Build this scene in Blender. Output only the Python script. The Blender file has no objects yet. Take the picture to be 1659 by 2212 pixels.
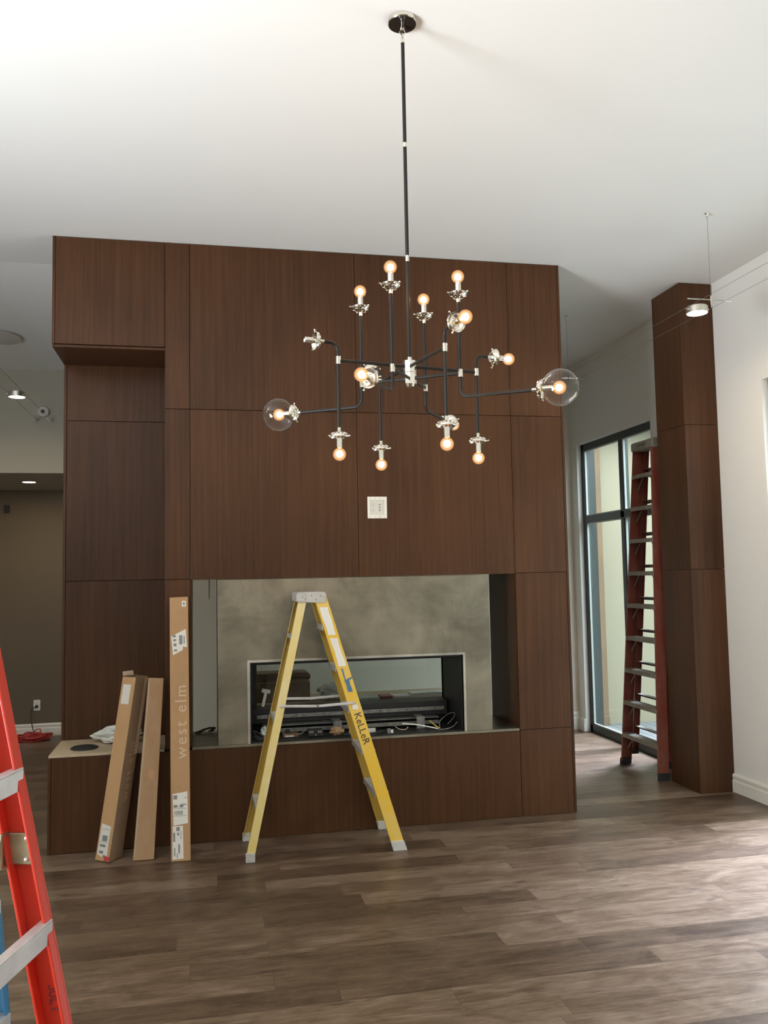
import bpy, math, random
from mathutils import Vector, Matrix, noise
random.seed(7)
sc = bpy.context.scene
COL = sc.collection
PI = math.pi

# ------------------------------------------------------------------ camera, world, lights, exposure
cam = bpy.data.cameras.new('camera'); cam.sensor_fit = 'HORIZONTAL'; cam.sensor_width = 36.0
cam.lens = 36.0 * 1851.0 / 1659.0; cam.clip_start = 0.02; cam.clip_end = 200
co = bpy.data.objects.new('camera', cam); COL.objects.link(co); sc.camera = co
def cam_axes(p, r, y):
    cy, sy = math.cos(y), math.sin(y)
    fwd = Vector((sy, cy, 0)); rt = Vector((cy, -sy, 0)); up = Vector((0, 0, 1))
    f2 = math.cos(p)*fwd + math.sin(p)*up; u2 = -math.sin(p)*fwd + math.cos(p)*up
    return math.cos(r)*rt + math.sin(r)*u2, -math.sin(r)*rt + math.cos(r)*u2, f2
a_, b_, d_ = cam_axes(0.0726, -0.019, 0.2077)
co.matrix_world = Matrix(((a_.x, b_.x, -d_.x, 0), (a_.y, b_.y, -d_.y, 0), (a_.z, b_.z, -d_.z, 1.75), (0, 0, 0, 1)))

sc.view_settings.view_transform = 'Standard'; sc.view_settings.look = 'None'
sc.view_settings.gamma = 1.0; sc.view_settings.exposure = 0.2
sc.cycles.use_denoising = True
sc.cycles.max_bounces = 10; sc.cycles.diffuse_bounces = 6; sc.cycles.transparent_max_bounces = 16
sc.cycles.sample_clamp_indirect = 4.0
sc.cycles.caustics_reflective = False; sc.cycles.caustics_refractive = False

POW = dict(sky=12.0, sun=23.0, E=0, Eup=34, Wup=420, lamp=7.0)
W = bpy.data.worlds.new('sky'); sc.world = W; W.use_nodes = True
bg = W.node_tree.nodes['Background']; bg.inputs[0].default_value = (0.80, 0.885, 1.0, 1); bg.inputs[1].default_value = POW['sky']

def area(name, loc, size, aim, power, color, spread=PI):
    if power <= 0: return
    L = bpy.data.lights.new(name, 'AREA'); L.shape = 'RECTANGLE'; L.size, L.size_y = size
    L.energy = power; L.color = color; L.spread = math.radians(spread) if spread > 4 else spread
    o = bpy.data.objects.new(name, L); COL.objects.link(o); o.location = loc
    o.rotation_euler = Vector(aim).to_track_quat('-Z', 'Z').to_euler(); return o
# window lamps outside the picture: sky daylight, and upward fill added for the ceiling
area('daylight_east_window', (4.24, 4.0, 1.6), (3.1, 3.0), (-1, 0, 0), POW['E'], (0.86, 0.93, 1.0))
area('upward_fill_east', (4.24, 4.0, .6), (3.1, 1.0), (-1, 0, .8), POW['Eup'], (1.0, 0.97, 0.92), 130)
area('upward_fill_west', (-4.58, 0.9, 1.5), (3.0, 1.7), (1, 0, .95), POW['Wup'], (0.97, 0.985, 1.0), 128)
SL = bpy.data.lights.new('sun', 'SUN'); SL.energy = POW['sun']; SL.angle = 0.45; SL.color = (0.70, 0.74, 1.0)
so_ = bpy.data.objects.new('sun', SL); COL.objects.link(so_); so_.location = (8, 2, 12); so_.rotation_euler = Vector((-0.62, -0.22, -1.0)).to_track_quat('-Z', 'Y').to_euler()

# ------------------------------------------------------------------ helpers
class MB:
    def __init__(s): s.v = []; s.f = []; s.sm = []
    def add(s, vs, fs, smooth=False):
        n = len(s.v); s.v += [tuple(p) for p in vs]
        for f in fs: s.f.append([i+n for i in f]); s.sm.append(smooth)
        return s
    def hexa(s, p):   # p: 4 bottom (ccw seen from above) + 4 top
        return s.add(p, [(3,2,1,0),(4,5,6,7),(0,1,5,4),(1,2,6,5),(2,3,7,6),(3,0,4,7)])
    def box(s, x0, x1, y0, y1, z0, z1):
        return s.hexa([(x0,y0,z0),(x1,y0,z0),(x1,y1,z0),(x0,y1,z0),(x0,y0,z1),(x1,y0,z1),(x1,y1,z1),(x0,y1,z1)])
    def obox(s, c, ax, ay, az, hx, hy, hz):
        c = Vector(c); ax, ay, az = (Vector(q).normalized() for q in (ax, ay, az)); P = []
        for k in (-1, 1):
            for i, j in ((-1,-1),(1,-1),(1,1),(-1,1)): P.append(c + ax*hx*i + ay*hy*j + az*hz*k)
        return s.hexa(P)
    def prism(s, poly, o, u, v, w):  # polygon (a,b) in o+a*u+b*v extruded by vector w
        o, u, v, w = Vector(o), Vector(u), Vector(v), Vector(w); n = len(poly)
        P = [o+u*a+v*b for a, b in poly]; P += [q+w for q in P]
        return s.add(P, [tuple(range(n))[::-1], tuple(range(n, 2*n))] + [(i, (i+1) % n, (i+1) % n+n, i+n) for i in range(n)])
    def poly(s, pts): return s.add(pts, [tuple(range(len(pts)))])
    def tube(s, pts, r, seg=10, caps=True):
        pts = [Vector(p) for p in pts]; n = len(pts); rings = []; up = None
        rr = r if isinstance(r, (list, tuple)) else [r]*n
        for i in range(n):
            t = (pts[min(i+1, n-1)] - pts[max(i-1, 0)]).normalized()
            if up is None:
                up = t.orthogonal().normalized()
            else:
                up = up - t*up.dot(t)
                up = up.normalized() if up.length > 1e-6 else t.orthogonal().normalized()
            w = t.cross(up); rings.append([pts[i] + (up*math.cos(2*PI*k/seg) + w*math.sin(2*PI*k/seg))*rr[i] for k in range(seg)])
        s.add([p for g in rings for p in g], [(i*seg+k, i*seg+(k+1) % seg, (i+1)*seg+(k+1) % seg, (i+1)*seg+k) for i in range(n-1) for k in range(seg)], True)
        if caps:
            s.add(rings[0], [tuple(range(seg))[::-1]]); s.add(rings[-1], [tuple(range(seg))])
        return s
    def lathe(s, prof, o=(0,0,0), d=(0,0,1), seg=20):  # prof: (radius, height along d)
        o = Vector(o); d = Vector(d).normalized(); u = d.orthogonal().normalized(); w = d.cross(u); P = []
        for r, h in prof: P += [o + d*h + (u*math.cos(2*PI*k/seg) + w*math.sin(2*PI*k/seg))*r for k in range(seg)]
        n = len(prof)
        return s.add(P, [(i*seg+k, i*seg+(k+1) % seg, (i+1)*seg+(k+1) % seg, (i+1)*seg+k) for i in range(n-1) for k in range(seg)], True)
    def sphere(s, c, r, seg=20, rings=12, d=(0,0,1)):
        return s.lathe([(max(r*math.sin(PI*i/rings), 1e-5), -r*math.cos(PI*i/rings)) for i in range(rings+1)], c, d, seg)
    def build(s, name, mat, parent=None, bevel=0, ang=35, label=None, kind=None):
        me = bpy.data.meshes.new(name); me.from_pydata(s.v, [], s.f); me.update()
        for p, q in zip(me.polygons, s.sm): p.use_smooth = q
        if any(s.sm): me.set_sharp_from_angle(angle=math.radians(ang))
        if mat: me.materials.append(mat)
        o = bpy.data.objects.new(name, me); COL.objects.link(o)
        if bevel:
            m = o.modifiers.new('edge', 'BEVEL'); m.width = bevel; m.segments = 2; m.limit_method = 'ANGLE'; m.angle_limit = math.radians(40)
        if parent is not None: o.parent = parent
        if label: o['label'] = label
        if kind: o['kind'] = kind
        return o

def thing(name, label, cat, loc=(0,0,0), rz=0, group=None, kind=None):
    o = bpy.data.objects.new(name, None); COL.objects.link(o); o.location = loc; o.rotation_euler = (0, 0, rz)
    o.empty_display_size = 0.1
    o['label'] = label; o['category'] = cat
    if group: o['group'] = group
    if kind: o['kind'] = kind
    return o
def tag(o, label, cat, group=None, kind=None):
    o['label'] = label; o['category'] = cat
    if group: o['group'] = group
    if kind: o['kind'] = kind
    return o
def struct(o, label, cat): return tag(o, label, cat, kind='structure')

def text_polys(body, size, spacing=1.0):
    c = bpy.data.curves.new('txt', 'FONT'); c.body = body; c.size = size; c.space_character = spacing; c.resolution_u = 3
    o = bpy.data.objects.new('txt', c); COL.objects.link(o); bpy.context.view_layer.update()
    me = o.evaluated_get(bpy.context.evaluated_depsgraph_get()).to_mesh()
    vs = [(v.co.x, v.co.y) for v in me.vertices]; fs = [tuple(p.vertices) for p in me.polygons]
    o.evaluated_get(bpy.context.evaluated_depsgraph_get()).to_mesh_clear()
    bpy.data.objects.remove(o); bpy.data.curves.remove(c)
    x0 = min(v[0] for v in vs); x1 = max(v[0] for v in vs); y0 = min(v[1] for v in vs); y1 = max(v[1] for v in vs)
    return [(x-(x0+x1)/2, y-(y0+y1)/2) for x, y in vs], fs
def put_text(mb, body, size, o, u, v, spacing=1.0, width=None):
    vs, fs = text_polys(body, size, spacing)
    if width:
        k = width/(max(q[0] for q in vs)-min(q[0] for q in vs)); vs = [(x*k, y*k) for x, y in vs]
    o, u, v = Vector(o), Vector(u).normalized(), Vector(v).normalized()
    mb.add([o+u*a+v*b for a, b in vs], fs); return mb

# ------------------------------------------------------------------ materials
MATS = {}
class NT:
    def __init__(s, name):
        s.m = bpy.data.materials.new(name); s.m.use_nodes = True; s.t = s.m.node_tree; s.n = s.t.nodes; s.l = s.t.links
        s.b = s.n['Principled BSDF']; s.out = s.n['Material Output']
    def node(s, kind, **k):
        n = s.n.new(kind)
        for a, v in k.items(): setattr(n, a, v)
        return n
    def link(s, a, b): s.l.new(a, b)
    def setin(s, n, key, v): n.inputs[key].default_value = v
    def pos(s): return s.node('ShaderNodeNewGeometry').outputs['Position']
    def objc(s): return s.node('ShaderNodeTexCoord').outputs['Object']
    def scaled(s, src, sc_):
        m = s.node('ShaderNodeMapping'); m.inputs['Scale'].default_value = sc_; s.link(src, m.inputs['Vector']); return m.outputs[0]
    def noise(s, vec, scale, detail=4, rough=0.55, dist=0):
        n = s.node('ShaderNodeTexNoise'); s.link(vec, n.inputs['Vector'])
        for k, v in (('Scale', scale), ('Detail', detail), ('Roughness', rough), ('Distortion', dist)): n.inputs[k].default_value = v
        return n.outputs['Fac']
    def ramp(s, fac, stops):
        r = s.node('ShaderNodeValToRGB'); s.link(fac, r.inputs[0]); e = r.color_ramp.elements
        while len(e) < len(stops): e.new(0.5)
        for q, (p, c) in zip(e, stops): q.position = p; q.color = (*c, 1) if len(c) == 3 else c
        return r.outputs[0]
    def mix(s, fac, a, b, mode='MIX'):
        m = s.node('ShaderNodeMix', data_type='RGBA', blend_type=mode)
        for sock, v in ((m.inputs[0], fac), (m.inputs[6], a), (m.inputs[7], b)):
            if isinstance(v, (int, float)): sock.default_value = v
            elif isinstance(v, tuple): sock.default_value = (*v, 1)
            else: s.link(v, sock)
        return m.outputs[2]
    def math(s, op, a, b=None, c=None):
        m = s.node('ShaderNodeMath', operation=op)
        for i, v in enumerate((a, b, c)):
            if v is None: continue
            if isinstance(v, (int, float)): m.inputs[i].default_value = v
            else: s.link(v, m.inputs[i])
        return m.outputs[0]
    def color(s, v): s.link(v, s.b.inputs['Base Color'])
    def bump(s, h, strength=0.2, dist=0.002):
        b = s.node('ShaderNodeBump'); b.inputs['Strength'].default_value = strength; b.inputs['Distance'].default_value = dist
        s.link(h, b.inputs['Height']); s.link(b.outputs[0], s.b.inputs['Normal'])

def plain(name, col, rough=0.5, metal=0.0, mottle=0.0, scale=8.0, spec=None, coat=0.0):
    t = NT(name); t.b.inputs['Roughness'].default_value = rough; t.b.inputs['Metallic'].default_value = metal
    if spec is not None: t.b.inputs['Specular IOR Level'].default_value = spec
    if coat: t.b.inputs['Coat Weight'].default_value = coat; t.b.inputs['Coat Roughness'].default_value = 0.15
    f = t.noise(t.objc(), scale, 4)
    k = max(mottle, 0.03)
    t.color(t.ramp(f, [(0.3, tuple(c*(1-k) for c in col)), (0.7, tuple(min(1, c*(1+k)) for c in col))]))
    return t.m

def wood_veneer(name, dark, light, rough=0.36):
    t = NT(name); p = t.pos()
    inf = t.node('ShaderNodeObjectInfo').outputs['Random']
    off = t.node('ShaderNodeCombineXYZ'); t.link(t.math('MULTIPLY', inf, 37.0), off.inputs[0]); t.link(t.math('MULTIPLY', inf, 11.0), off.inputs[2])
    ad = t.node('ShaderNodeVectorMath', operation='ADD'); t.link(p, ad.inputs[0]); t.link(off.outputs[0], ad.inputs[1]); q = ad.outputs[0]
    g1 = t.noise(t.scaled(q, (40, 40, 0.8)), 1.0, 6, 0.62, 0.3)
    g2 = t.noise(t.scaled(q, (240, 240, 5)), 1.0, 3, 0.6)
    blot = t.noise(t.scaled(q, (1.6, 1.6, 0.8)), 1.0, 3, 0.5)
    f = t.math('ADD', t.math('MULTIPLY', g1, 0.46), t.math('ADD', t.math('MULTIPLY', g2, 0.24), t.math('MULTIPLY', blot, 0.40)))
    f = t.math('ADD', f, t.math('MULTIPLY', t.math('SUBTRACT', inf, 0.5), 0.06))
    t.color(t.ramp(f, [(0.36, dark), (0.72, light)]))
    t.b.inputs['Roughness'].default_value = rough; t.b.inputs['Specular IOR Level'].default_value = 0.22
    t.bump(g2, 0.08, 0.001); return t.m

def floor_mat():
    t = NT('floor_planks'); p = t.pos(); sep = t.node('ShaderNodeSeparateXYZ'); t.link(p, sep.inputs[0]); X, Y = sep.outputs[0], sep.outputs[1]
    PW, PL = 0.165, 1.45
    ry = t.math('DIVIDE', Y, PW); row = t.math('FLOOR', ry); fy = t.math('FRACT', ry)
    wn = t.node('ShaderNodeTexWhiteNoise', noise_dimensions='1D'); t.link(row, wn.inputs['W'])
    rx = t.math('ADD', t.math('DIVIDE', X, PL), t.math('MULTIPLY', wn.outputs['Value'], 7.3)); colm = t.math('FLOOR', rx); fx = t.math('FRACT', rx)
    cid = t.node('ShaderNodeCombineXYZ'); t.link(row, cid.inputs[0]); t.link(colm, cid.inputs[1])
    wn2 = t.node('ShaderNodeTexWhiteNoise', noise_dimensions='3D'); t.link(cid.outputs[0], wn2.inputs['Vector']); rnd = wn2.outputs['Value']
    so = t.node('ShaderNodeVectorMath', operation='MULTIPLY_ADD'); t.link(wn2.outputs['Color'], so.inputs[0]); so.inputs[1].default_value = (9, 9, 9); t.link(p, so.inputs[2])
    q = so.outputs[0]
    g = t.noise(t.scaled(q, (3.0, 30, 1)), 1.0, 7, 0.68, 0.9)
    g2 = t.noise(t.scaled(q, (14, 90, 1)), 1.0, 5, 0.7, 0.3)
    blot = t.noise(t.scaled(q, (3.2, 7.5, 1)), 1.0, 6, 0.66, 0.8)
    fleck = t.noise(t.scaled(q, (26, 60, 1)), 1.0, 3, 0.6)
    knot = t.noise(t.scaled(q, (5, 13, 1)), 1.0, 2, 0.5)
    f = t.math('ADD', t.math('MULTIPLY', g, 0.34), t.math('ADD', t.math('MULTIPLY', g2, 0.24), t.math('MULTIPLY', blot, 0.42)))
    f = t.math('ADD', f, t.math('MULTIPLY', t.math('SUBTRACT', rnd, 0.5), 0.19))
    c = t.ramp(f, [(0.36, (0.052, 0.030, 0.017)), (0.50, (0.112, 0.070, 0.042)), (0.66, (0.215, 0.152, 0.103))])
    kf = t.ramp(knot, [(0.64, (0, 0, 0)), (0.75, (1, 1, 1))])
    c = t.mix(t.math('MULTIPLY', kf, 0.6), c, (0.040, 0.024, 0.015))
    ff = t.ramp(fleck, [(0.60, (0, 0, 0)), (0.72, (1, 1, 1))])
    c = t.mix(t.math('MULTIPLY', ff, 0.35), c, (0.20, 0.135, 0.090))
    ey = t.math('MINIMUM', fy, t.math('SUBTRACT', 1.0, fy)); ex = t.math('MINIMUM', fx, t.math('SUBTRACT', 1.0, fx))
    gap = t.math('MAXIMUM', t.math('LESS_THAN', ey, 0.008), t.math('LESS_THAN', ex, 0.0011))
    c = t.mix(t.math('MULTIPLY', gap, 0.5), c, (0.035, 0.022, 0.014))
    t.color(c)
    rg = t.math('ADD', 0.32, t.math('MULTIPLY', blot, 0.20)); t.link(rg, t.b.inputs['Roughness'])
    t.b.inputs['Specular IOR Level'].default_value = 0.5
    t.bump(t.math('SUBTRACT', t.math('ADD', g, t.math('MULTIPLY', g2, 0.6)), gap), 0.25, 0.0015); return t.m

def paint(name, col, rough=0.7):
    t = NT(name); f = t.noise(t.pos(), 1.3, 3); t.color(t.ramp(f, [(0.3, tuple(c*0.985 for c in col)), (0.7, col)]))
    t.b.inputs['Roughness'].default_value = rough; t.b.inputs['Specular IOR Level'].default_value = 0.25
    t.bump(t.noise(t.pos(), 160, 3), 0.05, 0.001); return t.m

def steel_mat(name, base=(0.42, 0.385, 0.31), rough=0.44):
    t = NT(name); p = t.pos(); n1 = t.noise(p, 2.6, 5, 0.6, 0.5); n2 = t.noise(t.scaled(p, (1.4, 1.4, 26)), 1.0, 4, 0.6); n3 = t.noise(t.scaled(p, (9, 9, 2.0)), 1.0, 4, 0.6, 0.6)
    f = t.math('ADD', t.math('MULTIPLY', n1, 0.78), t.math('ADD', t.math('MULTIPLY', n2, 0.07), t.math('MULTIPLY', n3, 0.15)))
    t.color(t.ramp(f, [(0.36, tuple(c*0.66 for c in base)), (0.64, tuple(min(1, c*1.3) for c in base))]))
    t.b.inputs['Metallic'].default_value = 1.0
    t.link(t.math('ADD', rough-0.10, t.math('MULTIPLY', n1, 0.22)), t.b.inputs['Roughness']); return t.m

def worn(name, base, wear, amount=0.5, rough=0.45, scale=5.0):
    t = NT(name); p = t.objc(); n = t.noise(p, scale, 6, 0.65, 0.4); n2 = t.noise(t.scaled(p, (30, 30, 4)), 1.0, 4, 0.6)
    k = t.ramp(t.math('ADD', t.math('MULTIPLY', n, 0.7), t.math('MULTIPLY', n2, 0.3)), [(1-amount-0.12, (0, 0, 0)), (1-amount+0.16, (1, 1, 1))])
    t.color(t.mix(k, base, wear)); t.b.inputs['Roughness'].default_value = rough; return t.m

def clear_glass(name, tint=(1, 1, 1), refl=0.9, pw=5.0):
    t = NT(name); t.n.remove(t.b); tr = t.node('ShaderNodeBsdfTransparent'); tr.inputs[0].default_value = (*tint, 1)
    gl = t.node('ShaderNodeBsdfGlossy'); gl.inputs['Roughness'].default_value = 0.02
    lw = t.node('ShaderNodeLayerWeight'); lw.inputs[0].default_value = 0.5; mx = t.node('ShaderNodeMixShader')
    sch = t.math('ADD', 0.04, t.math('MULTIPLY', 0.96, t.math('POWER', lw.outputs['Facing'], pw)))   # Schlick, the same from either side of the thin glass
    t.link(t.math('MULTIPLY', sch, refl), mx.inputs[0]); t.link(tr.outputs[0], mx.inputs[1]); t.link(gl.outputs[0], mx.inputs[2]); t.link(mx.outputs[0], t.out.inputs[0]); return t.m

def emit(name, col, strength):
    t = NT(name); t.n.remove(t.b); e = t.node('ShaderNodeEmission'); e.inputs[0].default_value = (*col, 1); e.inputs[1].default_value = strength; t.link(e.outputs[0], t.out.inputs[0]); return t.m

def bulb_layer(name, tint, col, strength, fac):
    t = NT(name); t.n.remove(t.b); tr = t.node('ShaderNodeBsdfTransparent'); tr.inputs[0].default_value = (*tint, 1)
    e = t.node('ShaderNodeEmission'); e.inputs[0].default_value = (*col, 1); e.inputs[1].default_value = strength
    mx = t.node('ShaderNodeMixShader'); mx.inputs[0].default_value = fac; t.link(tr.outputs[0], mx.inputs[1]); t.link(e.outputs[0], mx.inputs[2]); t.link(mx.outputs[0], t.out.inputs[0]); return t.m

def print_mat(name, bgc=(0.72, 0.71, 0.66)):
    return plain(name, bgc, 0.55)

WOOD = wood_veneer('walnut_veneer', (0.033, 0.0140, 0.0060), (0.094, 0.0395, 0.0160))
WOODCORE = plain('dark_core', (0.012, 0.008, 0.006), 0.8)
FLOOR = floor_mat()
CEIL = paint('ceiling_paint', (0.81, 0.825, 0.81))
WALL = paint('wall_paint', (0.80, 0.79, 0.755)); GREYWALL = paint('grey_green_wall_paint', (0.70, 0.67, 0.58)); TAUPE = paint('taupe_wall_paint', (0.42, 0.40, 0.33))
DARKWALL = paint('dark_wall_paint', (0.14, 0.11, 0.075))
TRIM = plain('trim_paint', (0.80, 0.78, 0.71), 0.4)
STEEL = steel_mat('brushed_steel', (0.27, 0.245, 0.185)); STEELTRIM = steel_mat('steel_trim', (0.62, 0.60, 0.54), 0.32)
BLACKMETAL = plain('black_metal', (0.012, 0.012, 0.012), 0.45, 0.0, 0.2)
GREYMETAL = plain('galvanised_metal', (0.22, 0.21, 0.19), 0.5, 0.6, 0.3, 30)
NICKEL = plain('polished_nickel', (0.80, 0.76, 0.68), 0.10, 1.0)
BLACKROD = plain('black_satin_rod', (0.012, 0.011, 0.010), 0.5, 0.0, spec=.3)
CANOPYDARK = plain('canopy_dark_reflection', (0.02, 0.016, 0.013), 0.15)
GLOBE = clear_glass('clear_globe_glass', (0.97, 0.965, 0.955), 1.0, 3.6)
PANE = clear_glass('window_glass', (0.93, 0.97, 0.95), 0.9)
BULBGLASS = bulb_layer('bulb_glass', (1.0, 0.80, 0.58), (1.0, 0.53, 0.26), 1.0, 0.42); INNERGLOW = bulb_layer('bulb_halo_shell', (1.0, 0.88, 0.7), (1.0, 0.72, 0.42), 1.4, 0.45); FILAMENT = emit('hot_filament', (1.0, 0.70, 0.38), 55.0*POW['lamp'])  # the inner shell is added to imitate bloom around the bulb
PUCKGLOW = emit('lamp_glow', (1.0, 0.78, 0.50), 30.0*POW['lamp'])
ALU = plain('worn_aluminium', (0.60, 0.59, 0.58), 0.42, 0.55, 0.15, 12)
ALUDUSTY = plain('dusty_aluminium', (0.30, 0.28, 0.23), 0.6, 0.25, 0.2, 12)
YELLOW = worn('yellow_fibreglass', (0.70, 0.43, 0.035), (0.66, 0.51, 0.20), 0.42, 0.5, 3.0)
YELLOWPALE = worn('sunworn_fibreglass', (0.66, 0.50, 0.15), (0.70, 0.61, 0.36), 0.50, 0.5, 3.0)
YELLOWINNER = worn('unfaded_shaded_fibreglass', (0.34, 0.205, 0.025), (0.40, 0.27, 0.06), 0.4, 0.5, 3.0)  # unfaded yellow, darkened further by the shade inside the channel
CAPDIRTY = worn('dirty_cap', (0.47, 0.45, 0.42), (0.30, 0.28, 0.26), 0.40, 0.55, 16)
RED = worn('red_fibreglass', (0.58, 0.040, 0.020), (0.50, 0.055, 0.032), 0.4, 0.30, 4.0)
OLDREDSHADE = worn('aged_shaded_red_fibreglass', (0.20, 0.045, 0.030), (0.26, 0.10, 0.07), 0.45, 0.5, 4.0)  # older red, with the tall ladder's shade put into the colour
BLUE = worn('blue_fibreglass', (0.035, 0.16, 0.30), (0.06, 0.20, 0.34), 0.4, 0.4, 4.0)
RUBBER = plain('black_rubber', (0.02, 0.02, 0.02), 0.7)
ZINC = plain('zinc_bracket', (0.36, 0.32, 0.20), 0.4, 0.6, 0.25, 20)
ORANGEBAR = plain('rusty_orange_bar', (0.50, 0.21, 0.12), 0.5)
CARD = worn('cardboard', (0.42, 0.245, 0.115), (0.35, 0.20, 0.095), 0.45, 0.75, 3.0)
CARDDUSTY = worn('scuffed_cardboard', (0.34, 0.20, 0.10), (0.40, 0.27, 0.16), 0.42, 0.75, 6.0)
CARDLIGHT = worn('lit_cardboard', (0.52, 0.315, 0.150), (0.45, 0.265, 0.125), 0.45, 0.75, 3.0)  # light on the leaning carton's left face put into the colour
CARDDARK = worn('shade_dark_cardboard', (0.175, 0.108, 0.060), (0.22, 0.15, 0.09), 0.42, 0.6, 6.0)  # shade on the leaning carton's right face put into the colour
CARDINK = plain('pale_carton_ink', (0.56, 0.42, 0.28), 0.7)
PAPER = plain('white_label_paper', (0.72, 0.70, 0.64), 0.6)
INK = plain('black_ink', (0.03, 0.03, 0.03), 0.6); GREYINK = plain('grey_ink', (0.22, 0.22, 0.21), 0.6)
REDINK = plain('red_tape', (0.55, 0.05, 0.06), 0.5)
TAPE = plain('clear_brown_tape', (0.40, 0.30, 0.20), 0.22)
BLUETAPE = plain('blue_painters_tape', (0.06, 0.16, 0.27), 0.6)
PLYWOOD = worn('bare_plywood', (0.50, 0.40, 0.27), (0.42, 0.32, 0.20), 0.5, 0.7, 4.0)
WHITEPLASTIC = plain('white_plastic', (0.82, 0.80, 0.73), 0.35)
PLASTICBAG = plain('white_plastic_bag', (0.74, 0.74, 0.70), 0.35)
WRAP = plain('crinkled_clear_wrap', (0.74, 0.78, 0.78), 0.25)
FILM = plain('clear_wrap', (0.50, 0.55, 0.55), 0.25)
FRAMEDARK = plain('dark_window_frame', (0.018, 0.026, 0.025), 0.35)
BEAD = plain('pale_glazing_bead', (0.55, 0.60, 0.55), 0.5)
STUCCO = paint('cream_stucco', (0.27, 0.24, 0.165), 0.85)
SKYBLOCK = plain('sky_block_green', (0.05, 0.07, 0.04), 0.9, 0, .4, 6)
DECK = worn('grey_deck_boards', (0.17, 0.18, 0.18), (0.13, 0.135, 0.14), 0.5, 0.7, 3.0)
POSTWOOD = worn('raw_timber', (0.17, 0.105, 0.05), (0.12, 0.075, 0.04), 0.5, 0.7, 3.0)
REDCORD = plain('red_cord_jacket', (0.42, 0.035, 0.03), 0.5)
SPEAKERGREY = plain('grey_grille', (0.56, 0.56, 0.52), 0.7)

# ------------------------------------------------------------------ room shell
H = 4.07
XR, XL, YB = 4.072, -4.6, -3.2
m = MB(); m.box(XL-.2, XR+.2, YB-.2, 10.65, -.12, 0); struct(m.build('floor', FLOOR), 'brown grey wide plank floor', 'floor')
# ceiling: level to y=6.515, then easing down towards the back (more on the left)
m = MB(); m.box(XL-.2, XR+.2, YB-.2, 6.515, H, H+.2)
N = 12; top = []; bot = []
for j in range(2):
    for i in range(N+1):
        x = XL-.2 + (XR-XL+.4)*i/N; y = 6.515 if j == 0 else 9.2
        k = min(1, max(0, (2.5-x)/4.0)); z = H if j == 0 else H - .02 - .26*k*(9.2-6.515)/2.2
        bot.append((x, y, z)); top.append((x, y, H+.2))
P = bot+top; n2 = len(bot); fs = []
for i in range(N):
    fs += [(i, i+N+1, i+N+2, i+1), (n2+i, n2+i+1, n2+i+N+2, n2+i+N+1)]
m.add(P, fs); struct(m.build('ceiling', CEIL), 'white painted ceiling', 'ceiling')

def wall_along_y(x0, x1, y0, y1, z1, holes):   # holes: (ya, yb, za, zb)
    mb = MB(); y = y0
    for ya, yb, za, zb in sorted(holes):
        if ya > y: mb.box(x0, x1, y, ya, 0, z1)
        if za > 0: mb.box(x0, x1, ya, yb, 0, za)
        mb.box(x0, x1, ya, yb, zb, z1); y = yb
    mb.box(x0, x1, y, y1, 0, z1); return mb
W1 = (7.225, 8.845, 0.0, 3.145); W2 = (2.35, 5.585, 0.0, 3.145)
struct(wall_along_y(XR, XR+.2, YB-.2, 9.2, H+.1, [W1, W2]).build('wall_right', WALL), 'white wall with the tall windows', 'wall')
W3 = (-0.6, 2.4, 0.6, 2.4)
struct(wall_along_y(XL-.2, XL, YB-.2, 10.65, H+.1, [W3]).build('wall_left', WALL), 'white wall on the left outside the view', 'wall')
m = MB(); m.box(XL, XR, YB-.2, YB, 0, H)
struct(m.build('wall_front', WALL), 'white wall behind the viewer', 'wall')
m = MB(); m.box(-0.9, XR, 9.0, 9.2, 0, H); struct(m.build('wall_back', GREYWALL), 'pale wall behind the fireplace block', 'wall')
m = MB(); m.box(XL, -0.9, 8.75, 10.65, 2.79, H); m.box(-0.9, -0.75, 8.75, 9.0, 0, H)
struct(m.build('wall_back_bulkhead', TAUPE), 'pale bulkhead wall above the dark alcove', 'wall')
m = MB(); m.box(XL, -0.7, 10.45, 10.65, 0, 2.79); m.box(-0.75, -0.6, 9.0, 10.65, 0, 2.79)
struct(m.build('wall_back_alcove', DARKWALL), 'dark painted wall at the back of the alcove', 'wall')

def base_profile(): return [(0, 0), (.022, 0), (.022, .085), (.016, .095), (.016, .108), (.020, .114), (.020, .128), (.008, .140), (0, .140)]
m = MB(); m.prism(base_profile(), (XR, 5.585, 0), (-1, 0, 0), (0, 0, 1), (0, 6.16-5.585, 0))
m.prism(base_profile(), (XR, 8.845, 0), (-1, 0, 0), (0, 0, 1), (0, 9.0-8.845, 0))
m.prism(base_profile(), (XR, 6.59, 0), (-1, 0, 0), (0, 0, 1), (0, 7.225-6.59, 0))
struct(m.build('baseboard_right', TRIM), 'white moulded baseboard on the window wall', 'baseboard')
m = MB(); m.prism([(a, b*1.4) for a, b in base_profile()], (-0.75, 9.0, 0), (0, -1, 0), (0, 0, 1), (XR+.75, 0, 0)); struct(m.build('baseboard_back', TRIM), 'white baseboard on the back wall', 'baseboard')
m = MB(); m.prism(base_profile(), (XL, 10.45, 0), (0, -1, 0), (0, 0, 1), (-0.75-XL, 0, 0)); struct(m.build('baseboard_alcove', TRIM), 'white baseboard along the dark alcove wall', 'baseboard')

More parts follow.
